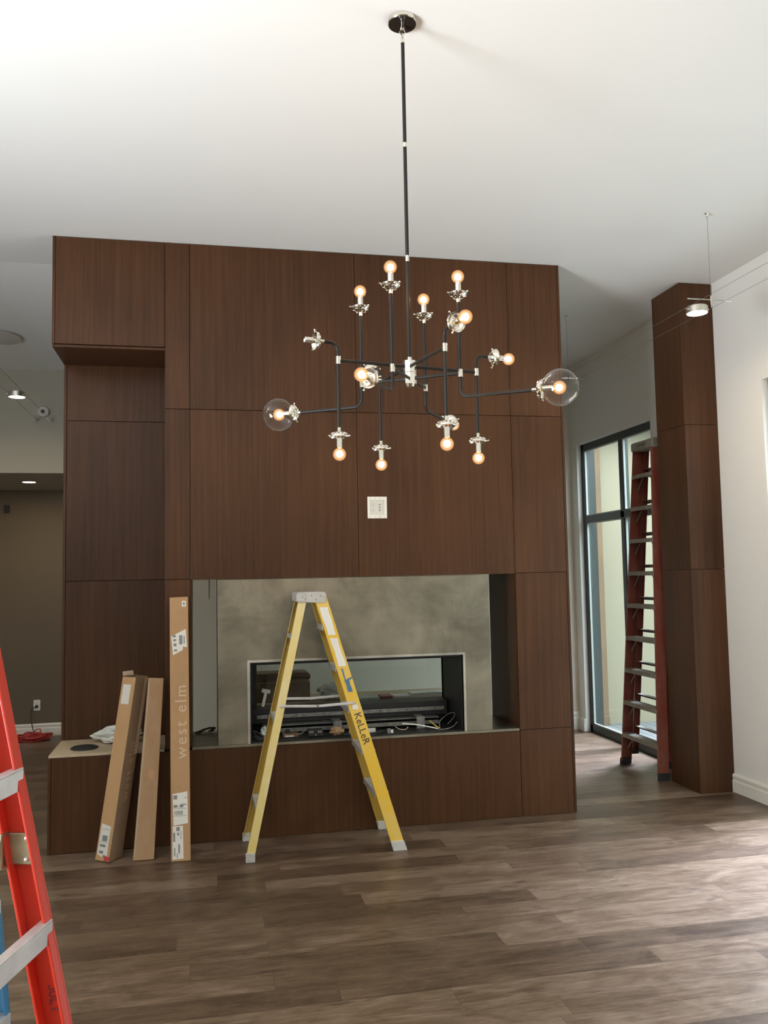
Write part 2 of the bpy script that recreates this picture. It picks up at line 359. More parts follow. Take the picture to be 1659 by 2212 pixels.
def window(name, hole, label, mullions, transom, glass=True):
    ya, yb, za, zb = hole; r = thing(name, label, 'window', (XR+.09, (ya+yb)/2, za), kind='structure')
    x0, x1 = XR+.05, XR+.12; cx0, cx1 = XR+.068, XR+.102
    yo = (ya+yb)/2
    def L(mb):   # into the window's own space
        mb.v = [(x-XR-.09, y-yo, z-za) for x, y, z in mb.v]; return mb
    fr = MB(); fr.box(x0, x1, ya, ya+.065, za, zb); fr.box(x0, x1, yb-.065, yb, za, zb); fr.box(x0, x1, ya, yb, zb-.075, zb); fr.box(x0, x1, ya, yb, za, za+.085)
    for y in mullions: fr.box(x0, x1, y-.037, y+.037, za+.085, zb-.075)
    fr.box(x0, x1, ya+.065, yb-.065, transom-.038, transom+.038)
    fr.box(x1, XR+.206, ya-.001, ya+.02, za, zb); fr.box(x1, XR+.206, yb-.02, yb+.001, za, zb); fr.box(x1, XR+.206, ya, yb, zb-.02, zb+.001); fr.box(x1, XR+.206, ya, yb, za-.001, za+.02)
    L(fr).build('window_frame', FRAMEDARK, r, bevel=.004)
    ys = [ya+.065] + [q for y in mullions for q in (y-.037, y+.037)] + [yb-.065]
    for i in range(0, len(ys), 2):
        for z0, z1 in ((za+.085, transom-.038), (transom+.038, zb-.075)):
            g = MB(); g.box(XR+.083, XR+.089, ys[i]-.004, ys[i+1]+.004, z0-.004, z1+.004)
            gp = L(g).build('pane', PANE, r)
            bd = MB()
            for q in ((ys[i], ys[i]+.012, z0, z1), (ys[i+1]-.012, ys[i+1], z0, z1), (ys[i]+.012, ys[i+1]-.012, z0, z0+.012), (ys[i]+.012, ys[i+1]-.012, z1-.012, z1)):
                bd.box(cx0-.008, XR+.082, *q)
            L(bd).build('glazing_bead', BEAD, gp)
    return r
window('window_1', W1, 'tall dark framed window beside the wooden pillar', [7.93], 2.31)
window('window_2', W2, 'tall window at the right edge nearer the viewer', [4.0], 2.31)

# outside the window
m = MB(); m.box(XR+.2, 12, 9.1, 9.7, 3.42, 3.6); struct(m.build('trim_1', FRAMEDARK), 'dark eaves board over the garden wall', 'trim')
m = MB(); m.box(XR+.2, 12, 9.451, 9.7, -.1, 3.42)
struct(m.build('wall_outside', STUCCO), 'cream stucco garden wall outside the window', 'wall')
m = MB(); m.box(8.2, 8.5, -8, 9.4, -.1, 4.4); struct(m.build('wall_sky_block_east', SKYBLOCK), 'unseen dark wall added to block low sky outside the tall windows', 'wall')  # unseen wall added to block low sky light at the right-hand windows
m = MB(); m.box(-9.2, -9.0, -8, 12, -.1, 4.6); struct(m.build('wall_sky_block_west', SKYBLOCK), 'unseen dark wall added to block sky outside the far left window', 'wall')  # unseen wall added to cut the sky light entering at the left
m = MB()
for i in range(58):
    x = XR+.21+i*.115; m.box(x, x+.108, -6, 9.45, -.12, -.05)
struct(m.build('floor_deck', DECK), 'grey deck boards outside the window', 'floor')
m = MB(); m.box(XR+.44, XR+.53, 9.36, 9.45, -.05, 3.42); m.box(XR+.435, XR+.535, 9.355, 9.45, -.05, .06)
tag(m.build('timber_post', POSTWOOD, bevel=.004), 'raw timber post standing outside against the cream wall', 'post')

# ------------------------------------------------------------------ fireplace block
FP = thing('fireplace_wall', 'walnut panelled fireplace block reaching the white ceiling', 'fireplace', (0.83, 6.25, 0))
def fp(mb, name, mat, bevel=0, label=None, parent=None):
    mb.v = [(x-.83, y-6.25, z) for x, y, z in mb.v]; return mb.build(name, mat, parent or FP, bevel=bevel, label=label)
X0, X1, D, YK = -.99, 2.645, 5.95, 6.54
G = .0017
core = MB()
core.box(-.25, -.10, 5.97, 6.50, 0, H-.005); core.box(2.235, 2.63, 5.97, 6.52, 0, H-.005); core.box(-.10, 2.235, 5.97, 6.52, 1.755, H-.005)
core.box(-.97, 2.235, 5.97, 6.52, 0, .605); core.box(-.97, -.25, 6.50, 6.52, .605, 3.35); core.box(-.97, -.25, 5.97, 6.52, 3.35, H-.005)
fp(core, 'core', WOODCORE)
def front(x0, x1, z0, z1, y=D): 
    mb = MB(); mb.box(x0+G, x1-G, y, y+.0185, z0+G, z1-G); fp(mb, 'wood_panel', WOOD, .0012)
zj = (0, .61, 1.742, 2.904, H-.003)
front(X0+.019, -.258, 3.33, H-.003)
for a, b in ((.62, 1.742), (1.742, 2.904), (2.904, H-.003)): front(-.258, -.092, a, b)
for a, b in ((-.092, 1.067), (1.067, 2.225)):
    front(a, b, 1.735, 2.904); front(a, b, 2.904, H-.003)
for a, b in zip(zj, zj[1:]): front(2.225, X1-.019, a, b)
front(X0+.019, 2.225, 0, .607)
for a, b in ((.625, 1.742), (1.742, 2.904), (2.904, 3.325)): front(X0+.019, -.262, a, b, 6.481)
def side(x, y0, y1, z0, z1, sgn=1, t=.018):
    mb = MB(); mb.box(min(x, x+sgn*t), max(x, x+sgn*t), y0, y1, z0, z1); fp(mb, 'side_panel', WOOD, .0012)
side(X0, D, YK, 0, .607); side(X0, 6.478, YK, .625, 3.33); side(X0, D, YK, 3.33, H-.003)
side(X1, D, YK, 0, H-.003, -1)
side(-.258, D+.019, 6.48, .625, 3.33)           # flank of the niche
side(-.083, D+.019, YK, .625, 1.735, -1)         # jambs of the fire opening
side(2.222, D+.019, YK, .612, 1.735, 1)
mb = MB(); mb.box(X0, -.258, D+.019, 6.48, 3.312, 3.33); fp(mb, 'soffit_panel', WOOD, .0012)
mb = MB(); mb.box(-.083, 2.222, D+.019, YK, 1.737, 1.755); fp(mb, 'header_panel', WOOD, .0012)
mb = MB(); mb.box(X0, X1, YK-.02, YK, 0, .6); mb.box(X0, X1, YK-.02, YK, 1.76, H-.003); mb.box(X0+.02, -.09, YK-.02, YK, .6, 1.76); mb.box(2.23, X1-.02, YK-.02, YK, .6, 1.76); fp(mb, 'back_panel', WOOD)
# plywood top of the bench in the niche
mb = MB(); mb.box(X0+.004, -.262, D-.002, 6.479, .608, .6245); fp(mb, 'plywood_shelf', PLYWOOD, .001, 'bare plywood top of the niche bench')
mb = MB(); mb.box(-.082, 2.221, D-.004, YK, .6075, .6245); fp(mb, 'hearth_ledge', STEEL, .001, 'thin grey steel hearth shelf')
# steel surround, inverted U extruded in depth
S0, S1, F0, F1, ZF = .088, 2.022, .303, 1.811, 1.166
mb = MB(); mb.box(S0, F0, 5.957, 6.50, .625, 1.734); mb.box(F1, S1, 5.957, 6.50, .625, 1.734); mb.box(F0, F1, 5.957, 6.50, ZF, 1.734)
mb = MB().prism([(S0, .625), (F0, .625), (F0, ZF), (F1, ZF), (F1, .625), (S1, .625), (S1, 1.734), (S0, 1.734)], (0, 5.957, 0), (1, 0, 0), (0, 0, 1), (0, .543, 0))
fp(mb, 'steel_surround', STEEL, .0015, 'mottled brushed steel fireplace surround')
mb = MB().prism([(F0-.016, .625), (F0, .625), (F0, ZF), (F1, ZF), (F1, .625), (F1+.016, .625), (F1+.016, ZF+.016), (F0-.016, ZF+.016)], (0, 5.949, 0), (1, 0, 0), (0, 0, 1), (0, .03, 0))
fp(mb, 'trim_flange', STEELTRIM, .0012, 'bright steel edge trim')
# firebox
mb = MB(); mb.box(F0+.001, F0+.012, 5.98, 6.49, .627, ZF-.001); mb.box(F1-.012, F1-.001, 5.98, 6.49, .627, ZF-.001); mb.box(F0+.012, F1-.012, 5.98, 6.49, ZF-.012, ZF-.001)
mb.box(F0+.012, F1-.012, 5.98, 6.49, .6255, .631)
mb.box(F0+.012, .375, 6.44, 6.49, .631, ZF-.012); mb.box(1.800-.0, F1-.012, 6.44, 6.49, .631, ZF-.012) ; mb.box(.375, 1.80, 6.44, 6.49, 1.10, ZF-.012); mb.box(.375, 1.80, 6.44, 6.49, .631, .80)
fb = fp(mb, 'firebox', BLACKMETAL, 0, 'black metal firebox')
mb = MB(); mb.box(.372, 1.803, 6.462, 6.468, .797, 1.103); fp(mb, 'glass_pane', PANE, 0, 'rear see-through glass')
mb = MB(); mb.box(F0+.03, F1-.03, 6.29, 6.44, .762, .80); mb.box(F0+.03, F1-.03, 6.29, 6.31, .70, .762); fp(mb, 'burner_tray', BLACKMETAL, .002)
mb = MB(); mb.box(F0+.06, F1-.06, 6.262, 6.29, .735, .762); fp(mb, 'screw_rail', GREYMETAL, .002, 'grey metal strip with screws')
for i in range(7):
    mb = MB().lathe([(.005, 0), (.005, .003), (1e-4, .004)], (F0+.14+i*.205, 6.262, .75), (0, -1, 0), 8); fp(mb, 'screw', BLACKMETAL)
mb = MB(); mb.box(F0+.10, F1-.12, 6.20, 6.215, .645, .672); mb.box(F0+.10, F1-.12, 6.20, 6.29, .690, .697); fp(mb, 'support_channel', GREYMETAL, .002)
for x in (.895, 1.505):
    mb = MB(); mb.box(x, x+.06, 6.13, 6.135, .631, .715); mb.box(x, x+.06, 6.135, 6.25, .711, .715); fp(mb, 'support_bracket', GREYMETAL, .001)

# loose gear lying in the firebox
FZ = .6315
def clutter(name, label, cat, mb, mat, group=None, bevel=0): return tag(mb.build(name, mat, bevel=bevel), label, cat, group)
def ctrl(x, y, w, d, h, label):
    t = thing('control_box', label, 'control box', (x, y, FZ), group=None)
    b = MB(); b.box(-w/2, w/2, -d/2, d/2, 0, h); b.build('body', BLACKMETAL, t, bevel=.006)
    for q in (-.42, .14):
        b = MB(); b.box(w*q, w*(q+.28), -d/2-.004, -d/2, h*.55, h*.85); b.build('terminal', GREYMETAL, t, bevel=.001)
    b = MB().lathe([(.006, 0), (.006, .01), (1e-4, .012)], (0, -d/2, h*.3), (0, -1, 0), 10); b.build('knob', GREYMETAL, t)
ctrl(.755, 6.06, .105, .06, .05, 'black control box in the firebox beside the crumpled paper')
t = thing('gas_valve', 'rusty brass gas valve in the firebox behind the pale ladder leg', 'valve', (.585, 6.08, FZ))
b = MB(); b.box(-.055, .055, -.025, .025, .0, .03); b.build('body', plain('rusty_brass', (.16, .10, .06), .5, .5, .4, 40), t, bevel=.004)
b = MB().lathe([(.016, 0), (.016, .02), (.011, .026), (1e-4, .026)], (-.02, 0, .03), (0, 0, 1), 14); b.build('knob', BLACKMETAL, t)
b = MB().tube([(.03, 0, .015), (.075, 0, .018), (.10, .02, .03), (.11, .06, .05)], .006, 8); b.build('pipe', GREYMETAL, t)
b = MB(); b.box(-.04, .02, -.03, -.025, .006, .016); b.build('terminal', PAPER, t)
def crumple(name, label, cat, c, s, mat, seed, amp=.45, seg=26, freq=2.4, ridged=False):
    b = MB(); b.sphere((0, 0, 0), 1.0, seg, seg//2+4); vs = []
    for x, y, z in b.v:
        p = Vector((x, y, z)); n = noise.noise(p*freq + Vector((seed, 0, 0))); n2 = noise.noise(p*freq*2.6 + Vector((0, seed, 0)))
        if ridged: n = abs(n)*1.6 - .4
        q = p*(1 + amp*n + amp*.4*n2)
        vs.append((c[0]+q.x*s[0], c[1]+q.y*s[1], max(c[2]+.002, c[2]+s[2]+q.z*s[2])))
    b.v = vs; return tag(b.build(name, mat, ang=60), label, cat)
crumple('crumpled_paper', 'small crumpled tan paper in the firebox beside the black control box', 'paper', (.905, 6.04, FZ), (.045, .035, .028), CARDDUSTY, 3.1)
crumple('crumpled_bag', 'crumpled whitish bag in the corner of the firebox', 'bag', (.412, 6.06, FZ), (.035, .03, .038), FILM, 5.7, .6)
def curve_pts(keys, n=8):
    k = [Vector(q) for q in keys]; out = []
    for i in range(len(k)-1):
        p0, p1, p2, p3 = k[max(i-1, 0)], k[i], k[i+1], k[min(i+2, len(k)-1)]
        for j in range(n):
            u = j/n; out.append(.5*((2*p1) + (p2-p0)*u + (2*p0-5*p1+4*p2-p3)*u*u + (3*p1-p0-3*p2+p3)*u**3))
    out.append(k[-1]); return out
def wire(label, keys, r, mat): return tag(MB().tube(curve_pts(keys), r, 8).build('wire', mat), label, 'wire', None)
wire('stiff white wire end rising from the firebox floor', [(1.64, 6.04, FZ+.006), (1.58, 6.05, FZ+.02), (1.48, 6.05, FZ+.042), (1.38, 6.06, FZ+.052)], .0045, WHITEPLASTIC)
wire('short yellow wire end sticking up in the firebox', [(1.655, 6.05, FZ+.006), (1.62, 6.06, FZ+.03), (1.585, 6.07, FZ+.062)], .0045, plain('yellow_wire', (.50, .36, .08), .5))
wire('grey wire looping up highest by the right end of the firebox', [(1.66, 6.06, FZ+.008), (1.665, 6.08, FZ+.05), (1.73, 6.10, FZ+.095), (1.785, 6.11, FZ+.10), (1.77, 6.09, FZ+.07), (1.72, 6.07, FZ+.03)], .0028, GREYMETAL)
wire('grey wire curling low beside the steel trim of the firebox', [(1.64, 6.02, FZ+.004), (1.70, 6.02, FZ+.006), (1.75, 6.03, FZ+.02), (1.785, 6.05, FZ+.045)], .004, GREYMETAL)
wire('black flexible lead lying across the firebox floor', [(.95, 6.02, FZ+.007), (1.05, 6.03, FZ+.007), (1.13, 6.01, FZ+.007), (1.21, 6.03, FZ+.009), (1.27, 6.04, FZ+.012)], .006, RUBBER)
wire('thin white lead hooking up behind the yellow ladder', [(1.04, 6.12, FZ+.10), (1.07, 6.10, FZ+.095), (1.095, 6.09, FZ+.07), (1.11, 6.08, FZ+.045)], .0025, WHITEPLASTIC)
wire('thin brown thermocouple wire in the firebox', [(1.33, 6.08, FZ+.035), (1.36, 6.06, FZ+.015), (1.40, 6.05, FZ+.012), (1.42, 6.05, FZ+.03)], .0025, CARDINK)
wire('dark cable coiled at the left end of the firebox', [(.33, 6.02, FZ+.03), (.36, 6.0, FZ+.008), (.39, 6.02, FZ+.02), (.36, 6.05, FZ+.045), (.33, 6.04, FZ+.06), (.35, 6.01, FZ+.03), (.40, 6.0, FZ+.008)], .006, RUBBER)
b = MB(); b.box(1.0, 1.19, 6.075, 6.10, FZ, FZ+.028); clutter('white_batten', 'short white batten lying on the firebox floor', 'batten', b, PAPER, bevel=.002)
t = thing('wire_connector', 'small pale plug connector on the firebox floor', 'connector', (1.275, 6.02, FZ))
b = MB(); b.box(-.014, .010, -.01, .01, 0, .032); b.build('body', GREYMETAL, t, bevel=.002); b = MB(); b.box(.012, .030, -.008, .008, 0, .022); b.build('plug', WHITEPLASTIC, t, bevel=.002)
# T-shaped white piece propped on the tray
t = thing('white_bracket', 'white T shaped bracket propped against the firebox glass', 'bracket', (.425, 6.40, .8005))
u = Vector((.22, 0, 1)).normalized(); w = Vector((1, 0, -.22)).normalized()
b = MB().obox(Vector((-.01, 0, .0))+u*.055, w, (0, 1, 0), u, .011, .006, .053); b.build('stem', WHITEPLASTIC, t, bevel=.003)
b = MB().obox(Vector((-.01, 0, .0))+u*.115, w, (0, 1, 0), u, .032, .008, .015); b.build('head', WHITEPLASTIC, t, bevel=.005)

# things seen through the glass: a low work table behind the block
t = thing('work_table', 'low work table behind the fireplace glass', 'table', (1.25, 7.3, 0))
b = MB(); b.box(-1.0, 1.0, -.3, .3, .686, .714); b.build('tabletop', PLYWOOD, t, bevel=.003)
for sx in (-.94, .94):
    for sy in (-.24, .24):
        b = MB(); b.box(sx-.025, sx+.025, sy-.025, sy+.025, 0, .686); b.build('leg', POSTWOOD, t)
t = thing('cardboard_box', 'brown cardboard box on the table seen through the glass', 'box', (.64, 7.32, .7145))
pl = [(-.235, 0), (.22, 0), (.22, .15), (.205, .165), (.225, .185), (.225, .215), (.20, .235), (-.235, .235)]
b = MB().prism(pl, (0, -.12, 0), (1, 0, 0), (0, 0, 1), (0, .24, 0)); b.build('carton', CARDDARK, t, bevel=.008)
b = MB(); b.box(-.235, .22, -.1215, -.120, .155, .165); b.build('lid_flap', CARDDUSTY, t)
crumple('plastic_wrap', 'crumpled clear plastic wrap beside the brown box behind the glass', 'plastic wrap', (1.07, 7.20, .715), (.13, .10, .07), WRAP, 1.3, .5, 34, 2.2)
def board(x0, x1, y0, y1, z0, th, label, mat, name='white_board'):
    b = MB(); b.box(x0, x1, y0, y1, z0, z0+th); return tag(b.build(name, mat, bevel=.001), label, 'board')
board(1.55, 2.12, 7.06, 7.24, .715, .018, 'white trim board lying lowest on the table behind the glass', PAPER)
board(1.70, 2.10, 7.08, 7.22, .734, .016, 'shorter white trim board lying on top of another board', PAPER)
board(1.22, 1.42, 7.04, 7.2, .715, .022, 'pale blue folded packaging beside the red pack', FILM, 'folded_packaging')
b = MB(); b.box(1.43, 1.53, 7.05, 7.18, .715, .742); tag(b.build('red_packet', plain('red_pack', (.28, .07, .05), .5), bevel=.004), 'small red packet on the table behind the glass', 'packet')
# dark cable bundle at the end of the hearth shelf and the thin cord above it
b = MB()
for k in range(5):
    ph = k*1.3; b.tube(curve_pts([(-.05+.02*math.cos(ph), 6.44+.02*math.sin(ph), .632), (-.01, 6.42+.012*k, .650), (.03+.01*k, 6.45, .662), (.055, 6.47-.01*k, .645), (.03, 6.49, .633)]), .006, 7)
tag(b.build('cable_bundle', RUBBER), 'black cable bundle at the end of the steel hearth shelf', 'cable')
tag(MB().tube([(.036, 6.3, 1.735), (.0355, 6.3, 1.66), (.035, 6.3, 1.596)], .0035, 8).build('hanging_cord', WHITEPLASTIC), 'thin white cord end hanging in the opening beside the steel', 'cord')

# recessed white outlet box on the panels
t = thing('recessed_outlet_box', 'white recessed outlet box on the walnut panels', 'outlet', (1.2045, D, 2.224))
fr = MB(); o_, i_ = (.0705, .0775), (.051, .053)
fr.prism([(-o_[0], -o_[1]), (o_[0], -o_[1]), (o_[0], o_[1]), (-o_[0], o_[1])], (0, -.0075, 0), (1, 0, 0), (0, 0, 1), (0, .0005, 0)); fr = MB()
for q in ((-o_[0], -i_[0], -o_[1], o_[1]), (i_[0], o_[0], -o_[1], o_[1])): fr.box(q[0], q[1], -.008, 0, q[2], q[3])
for q in ((-o_[1], -i_[1]), (i_[1], o_[1])): fr.box(-i_[0], i_[0], -.008, 0, q[0], q[1])
fr.build('frame', WHITEPLASTIC, t, bevel=.003)
b = MB(); b.box(-i_[0], i_[0], -.0020, -.0006, -i_[1], i_[1]); b.build('back_plate', plain('outlet_back', (.66, .64, .57), .4), t)
for x, zs in ((-.028, (.022, -.016)), (.018, (.02, 0, -.02))):
    for z in zs:
        b = MB()
        if x < 0:
            b.box(x-.008, x-.006, -.0028, -.002, z-.002, z+.008); b.box(x+.006, x+.008, -.0028, -.002, z-.002, z+.008); b.lathe([(.003, 0), (1e-4, .0006)], (x, -.002, z-.010), (0, -1, 0), 8)
        else: b.lathe([(.0055, 0), (.0055, .004), (1e-4, .004)], (x, -.002, z), (0, -1, 0), 10)
        b.build('socket', GREYINK, t)
for x in (-.016, .016):
    for z in (-.066, .066): MB().lathe([(.003, 0), (.002, .001), (1e-4, .001)], (x, -.008, z), (0, -1, 0), 8).build('screw', GREYMETAL, t)

# black disc and white bag on the plywood shelf
t = thing('black_disc', 'flat black disc lying on the bare plywood bench top', 'disc', (-.79, 6.135, .625))
MB().lathe([(1e-4, 0), (.086, 0), (.090, .003), (.088, .008), (.080, .010), (1e-4, .010)], (0, 0, 0), (0, 0, 1), 40).build('plate', RUBBER, t)
MB().lathe([(.078, .0095), (.078, .0125), (.072, .0125), (.072, .0095)], (0, 0, 0), (0, 0, 1), 40).build('rim', BLACKMETAL, t)
b = MB(); b.sphere((0, 0, 0), 1.0, 48, 30, (1, 0, 0)); vs = []
for x, y, z in b.v:
    p = Vector((x, y, z)); n = noise.noise(Vector((x*1.2, y*3.0, z*3.0))+Vector((3, 1, 7))); r = 1 - abs(noise.noise(Vector((x*1.6, y*4.2, z*4.2))))*.55 + .25*n
    pinch = 1 - .55*max(0, -x-.35)/.65; q = Vector((x*(1+.15*n), y*r*pinch, z*r*pinch))
    vs.append((-.60+q.x*.175+q.z*.0, 6.30+q.y*.105-.05*x, max(.6262, .680+q.z*.062+.012*x)))
b.v = vs; tag(b.build('plastic_bag', PLASTICBAG, ang=80), 'crumpled white plastic bag on the plywood bench behind the leaning box', 'bag')

# ------------------------------------------------------------------ pillar
PL = thing('wooden_pillar', 'walnut panelled square pillar against the white window wall', 'pillar', (3.92, 6.37, 0), kind='thing')
b = MB(); b.box(-.125, .15, -.19, .20, 0, H-.004); b.build('core', WOODCORE, PL)
for z0, z1 in ((0, 1.742), (1.742, 2.904), (2.904, H-.004)):
    b = MB(); b.box(3.775-3.92, .151, -.21, -.192, z0+G, z1-G); b.build('front_panel', WOOD, PL, bevel=.0012)
    b = MB(); b.box(3.775-3.92, -.127, -.192, .22, z0+G, z1-G); b.build('side_panel', WOOD, PL, bevel=.0012)

# ------------------------------------------------------------------ chandelier
CX, CY = .822, 3.341
CH = thing('chandelier', 'black and nickel multi arm chandelier with small globe bulbs hanging on a long rod', 'chandelier', (CX, CY, H))
def ch(mb, name, mat, parent=CH, label=None, ang=35):
    par_w = Vector((CX, CY, H)); mb.v = [(x-CX, y-CY, z-H) for x, y, z in mb.v]; return mb.build(name, mat, parent, label=label, ang=ang)
ch(MB().lathe([(1e-4, -.0005), (.060, -.0005), (.060, -.016), (.057, -.020), (1e-4, -.020)], (CX, CY, H), (0, 0, 1), 48), 'canopy', NICKEL)
ch(MB().lathe([(.0585, -.0202), (.0585, -.0212), (1e-4, -.0212)], (CX, CY, H), (0, 0, 1), 48), 'canopy_reflection_disc', CANOPYDARK)  # dark floor mirrored in the canopy bottom, put into this disc's colour
ch(MB().lathe([(1e-4, 0), (.007, 0), (.007, -.012), (.011, -.014), (.011, -.020), (.006, -.022), (.006, -.026)], (CX, CY, H-.021), (0, 0, 1), 16), 'hanger', NICKEL)
ring = [(CX+.011*math.cos(q), CY, H-.054+.012*math.sin(q)) for q in [2*PI*i/16 for i in range(17)]]
ch(MB().tube(ring, .0024, 8, False), 'chain_link', NICKEL)
ring = [(CX, CY+.009*math.cos(q), H-.070+.012*math.sin(q)) for q in [2*PI*i/16 for i in range(17)]]
ch(MB().tube(ring, .0022, 8, False), 'chain_link', NICKEL)
def rod(z0, z1): ch(MB().tube([(CX, CY, z0), (CX, CY, z1)], .0076, 14), 'down_rod', BLACKROD)
def coupling(z0, z1, r=.0082): ch(MB().lathe([(1e-4, z0), (r, z0), (r, z1), (1e-4, z1)], (CX, CY, 0), (0, 0, 1), 16), 'coupling', NICKEL)
coupling(3.967, 3.985); rod(3.535, 3.967); coupling(3.516, 3.535); rod(3.055, 3.516); coupling(3.03, 3.055); rod(2.63, 3.03); coupling(2.612, 2.63, .0098)
hexp = [(.027*math.cos(math.radians(11.5+45*i+22.5)), .027*math.sin(math.radians(11.5+45*i+22.5))) for i in range(8)]
ch(MB().prism(hexp, (CX, CY, 2.566), (1, 0, 0), (0, 1, 0), (0, 0, .048)).prism(hexp, (CX, CY, 2.518), (1, 0, 0), (0, 1, 0), (0, 0, .0465)).lathe([(.02, 2.518), (.016, 2.508), (.006, 2.504), (1e-4, 2.503)], (CX, CY, 0), (0, 0, 1), 16), 'hub', NICKEL)
def fixture(o, d, lit=True, globe=False):
    """nickel gallery and socket at o pointing along d, bulb 85 mm further on"""
    o = Vector(o); d = Vector(d).normalized(); u = d.orthogonal().normalized(); w = d.cross(u)
    s = ch(MB().lathe([(1e-4, -.020), (.0075, -.020), (.0075, 0), (.010, .002), (.0125, .004)], o, d, 18).lathe([(.0125, .012), (.012, .058), (.0105, .060), (.0095, .058), (1e-4, .052)], o, d, 20), 'socket', NICKEL)
    g = MB().lathe([(.011, .002), (.020, -.001), (.030, .004), (.0355, .012), (.0375, .017), (.0365, .0185), (.034, .013), (.029, .0065), (.020, .003), (.0125, .006), (.0125, .012)], o, d, 32)
    for k in range(6):
        a = 2*PI*k/6; c = o + d*.004 + (u*math.cos(a)+w*math.sin(a))*.0245
        g.lathe([(.0085, 0), (.0085, -.0035), (.006, -.0045), (1e-4, -.004)], c, d - (u*math.cos(a)+w*math.sin(a))*.45, 12)
    gal = ch(g, 'gallery_ring', NICKEL, s)
    gal.location = (0, 0, 0)
    for k in range(3):
        a = 2*PI*k/3+.4; r = u*math.cos(a)+w*math.sin(a); c = o + d*.0155
        ch(MB().lathe([(.0016, .034), (.0016, .042), (.0036, .0425), (.0040, .0455), (.0030, .048), (1e-4, .049)], c, r, 10), 'thumb_screw', NICKEL, s)
    if lit:
        e = ch(MB().lathe([(.0075, -.029), (.0085, -.0255)] + [(max(.0255*math.sin(q), 1e-4), -.0255*math.cos(q)) for q in [.36+(PI-.36)*i/14 for i in range(15)]], o+d*.085, d, 24), 'bulb', BULBGLASS)
        f = MB().sphere(o+d*.0835, .0135, 14, 10, d)
        ch(f, 'filament', FILAMENT, e)
        ch(MB().sphere(o+d*.0845, .0205, 18, 12, d), 'halo_shell', INNERGLOW, e)  # glowing shell added inside the bulb to imitate its bloom halo
        ch(MB().lathe([(1e-4, .046), (.0095, .046), (.0095, .056), (.0080, .058), (1e-4, .058)], o, d, 16), 'bulb_base', NICKEL, e)
    if globe:
        r = .0715; c = o + d*(.0875)
        t0 = .42; prof = [(r*math.sin(q), -r*math.cos(q)) for q in [t0+(PI-t0)*i/28 for i in range(28)]] + [(1e-4, r)]
        ch(MB().lathe(prof, c, d, 44), 'glass_globe', GLOBE, label='clear glass globe shade')
def PR(r, a, z): return Vector((CX+r*math.cos(math.radians(a)), CY+r*math.sin(math.radians(a)), z))
def bend(p0, corner, p1, rad, n=8):
    p0, c, p1 = Vector(p0), Vector(corner), Vector(p1); a = (p0-c).normalized(); b = (p1-c).normalized(); s = c+a*rad; e = c+b*rad; k = c+(a+b)*rad
    out = [p0]
    for i in range(n+1):
        t = PI/2*i/n; out.append(k - b*rad*math.cos(t) - a*rad*math.sin(t))
    return out + [p1]
def collar(p): ch(MB().lathe([(.0076, -.0155), (.0105, -.0155), (.0105, .0155), (.0076, .0155)], p, (0, 0, 1), 18), 'collar', NICKEL)
def armrod(z, r, a): ch(MB().tube([PR(.020, a, z), PR(r-.009, a, z)], .0068, 12), 'arm', BLACKROD)
ZU, ZL = 2.592, 2.542
for a, r, zt, zb, rs, lit, globe in ((146.5, .213, 2.832, 2.446, .518, True, True), (-33.5, .213, 2.832, 2.446, .518, True, True), (-123.5, .198, 2.838, 2.452, .421, True, False), (56.5, .196, 2.826, 2.446, .518, True, False)):
    armrod(ZL, r, a); collar(PR(r, a, ZL)); rad = PR(1, a, 0)-PR(0, a, 0)
    ch(MB().tube(bend(PR(r, a, zt), PR(r, a, zb), PR(rs-.018, a, zb), .034), .0070, 12), 'stem', BLACKROD)
    fixture(PR(r, a, zt+.018), (0, 0, 1), True); fixture(PR(rs, a, zb), rad, lit, globe)
for a, zt, zb, rs, lit in ((191.5, 2.662, 2.317, .388, False), (101.5, 2.662, 2.325, .388, True), (-78.5, 2.662, 2.325, .39, True), (11.5, 2.662, 2.325, .386, True)):
    r = .31; armrod(ZU, r, a); collar(PR(r, a, ZU)); rad = PR(1, a, 0)-PR(0, a, 0)
    ch(MB().tube(bend(PR(r, a, zb), PR(r, a, zt), PR(rs-.018, a, zt), .034), .0070, 12), 'stem', BLACKROD)
    fixture(PR(r, a, zb-.012), (0, 0, -1), True); fixture(PR(rs, a, zt), rad, lit)

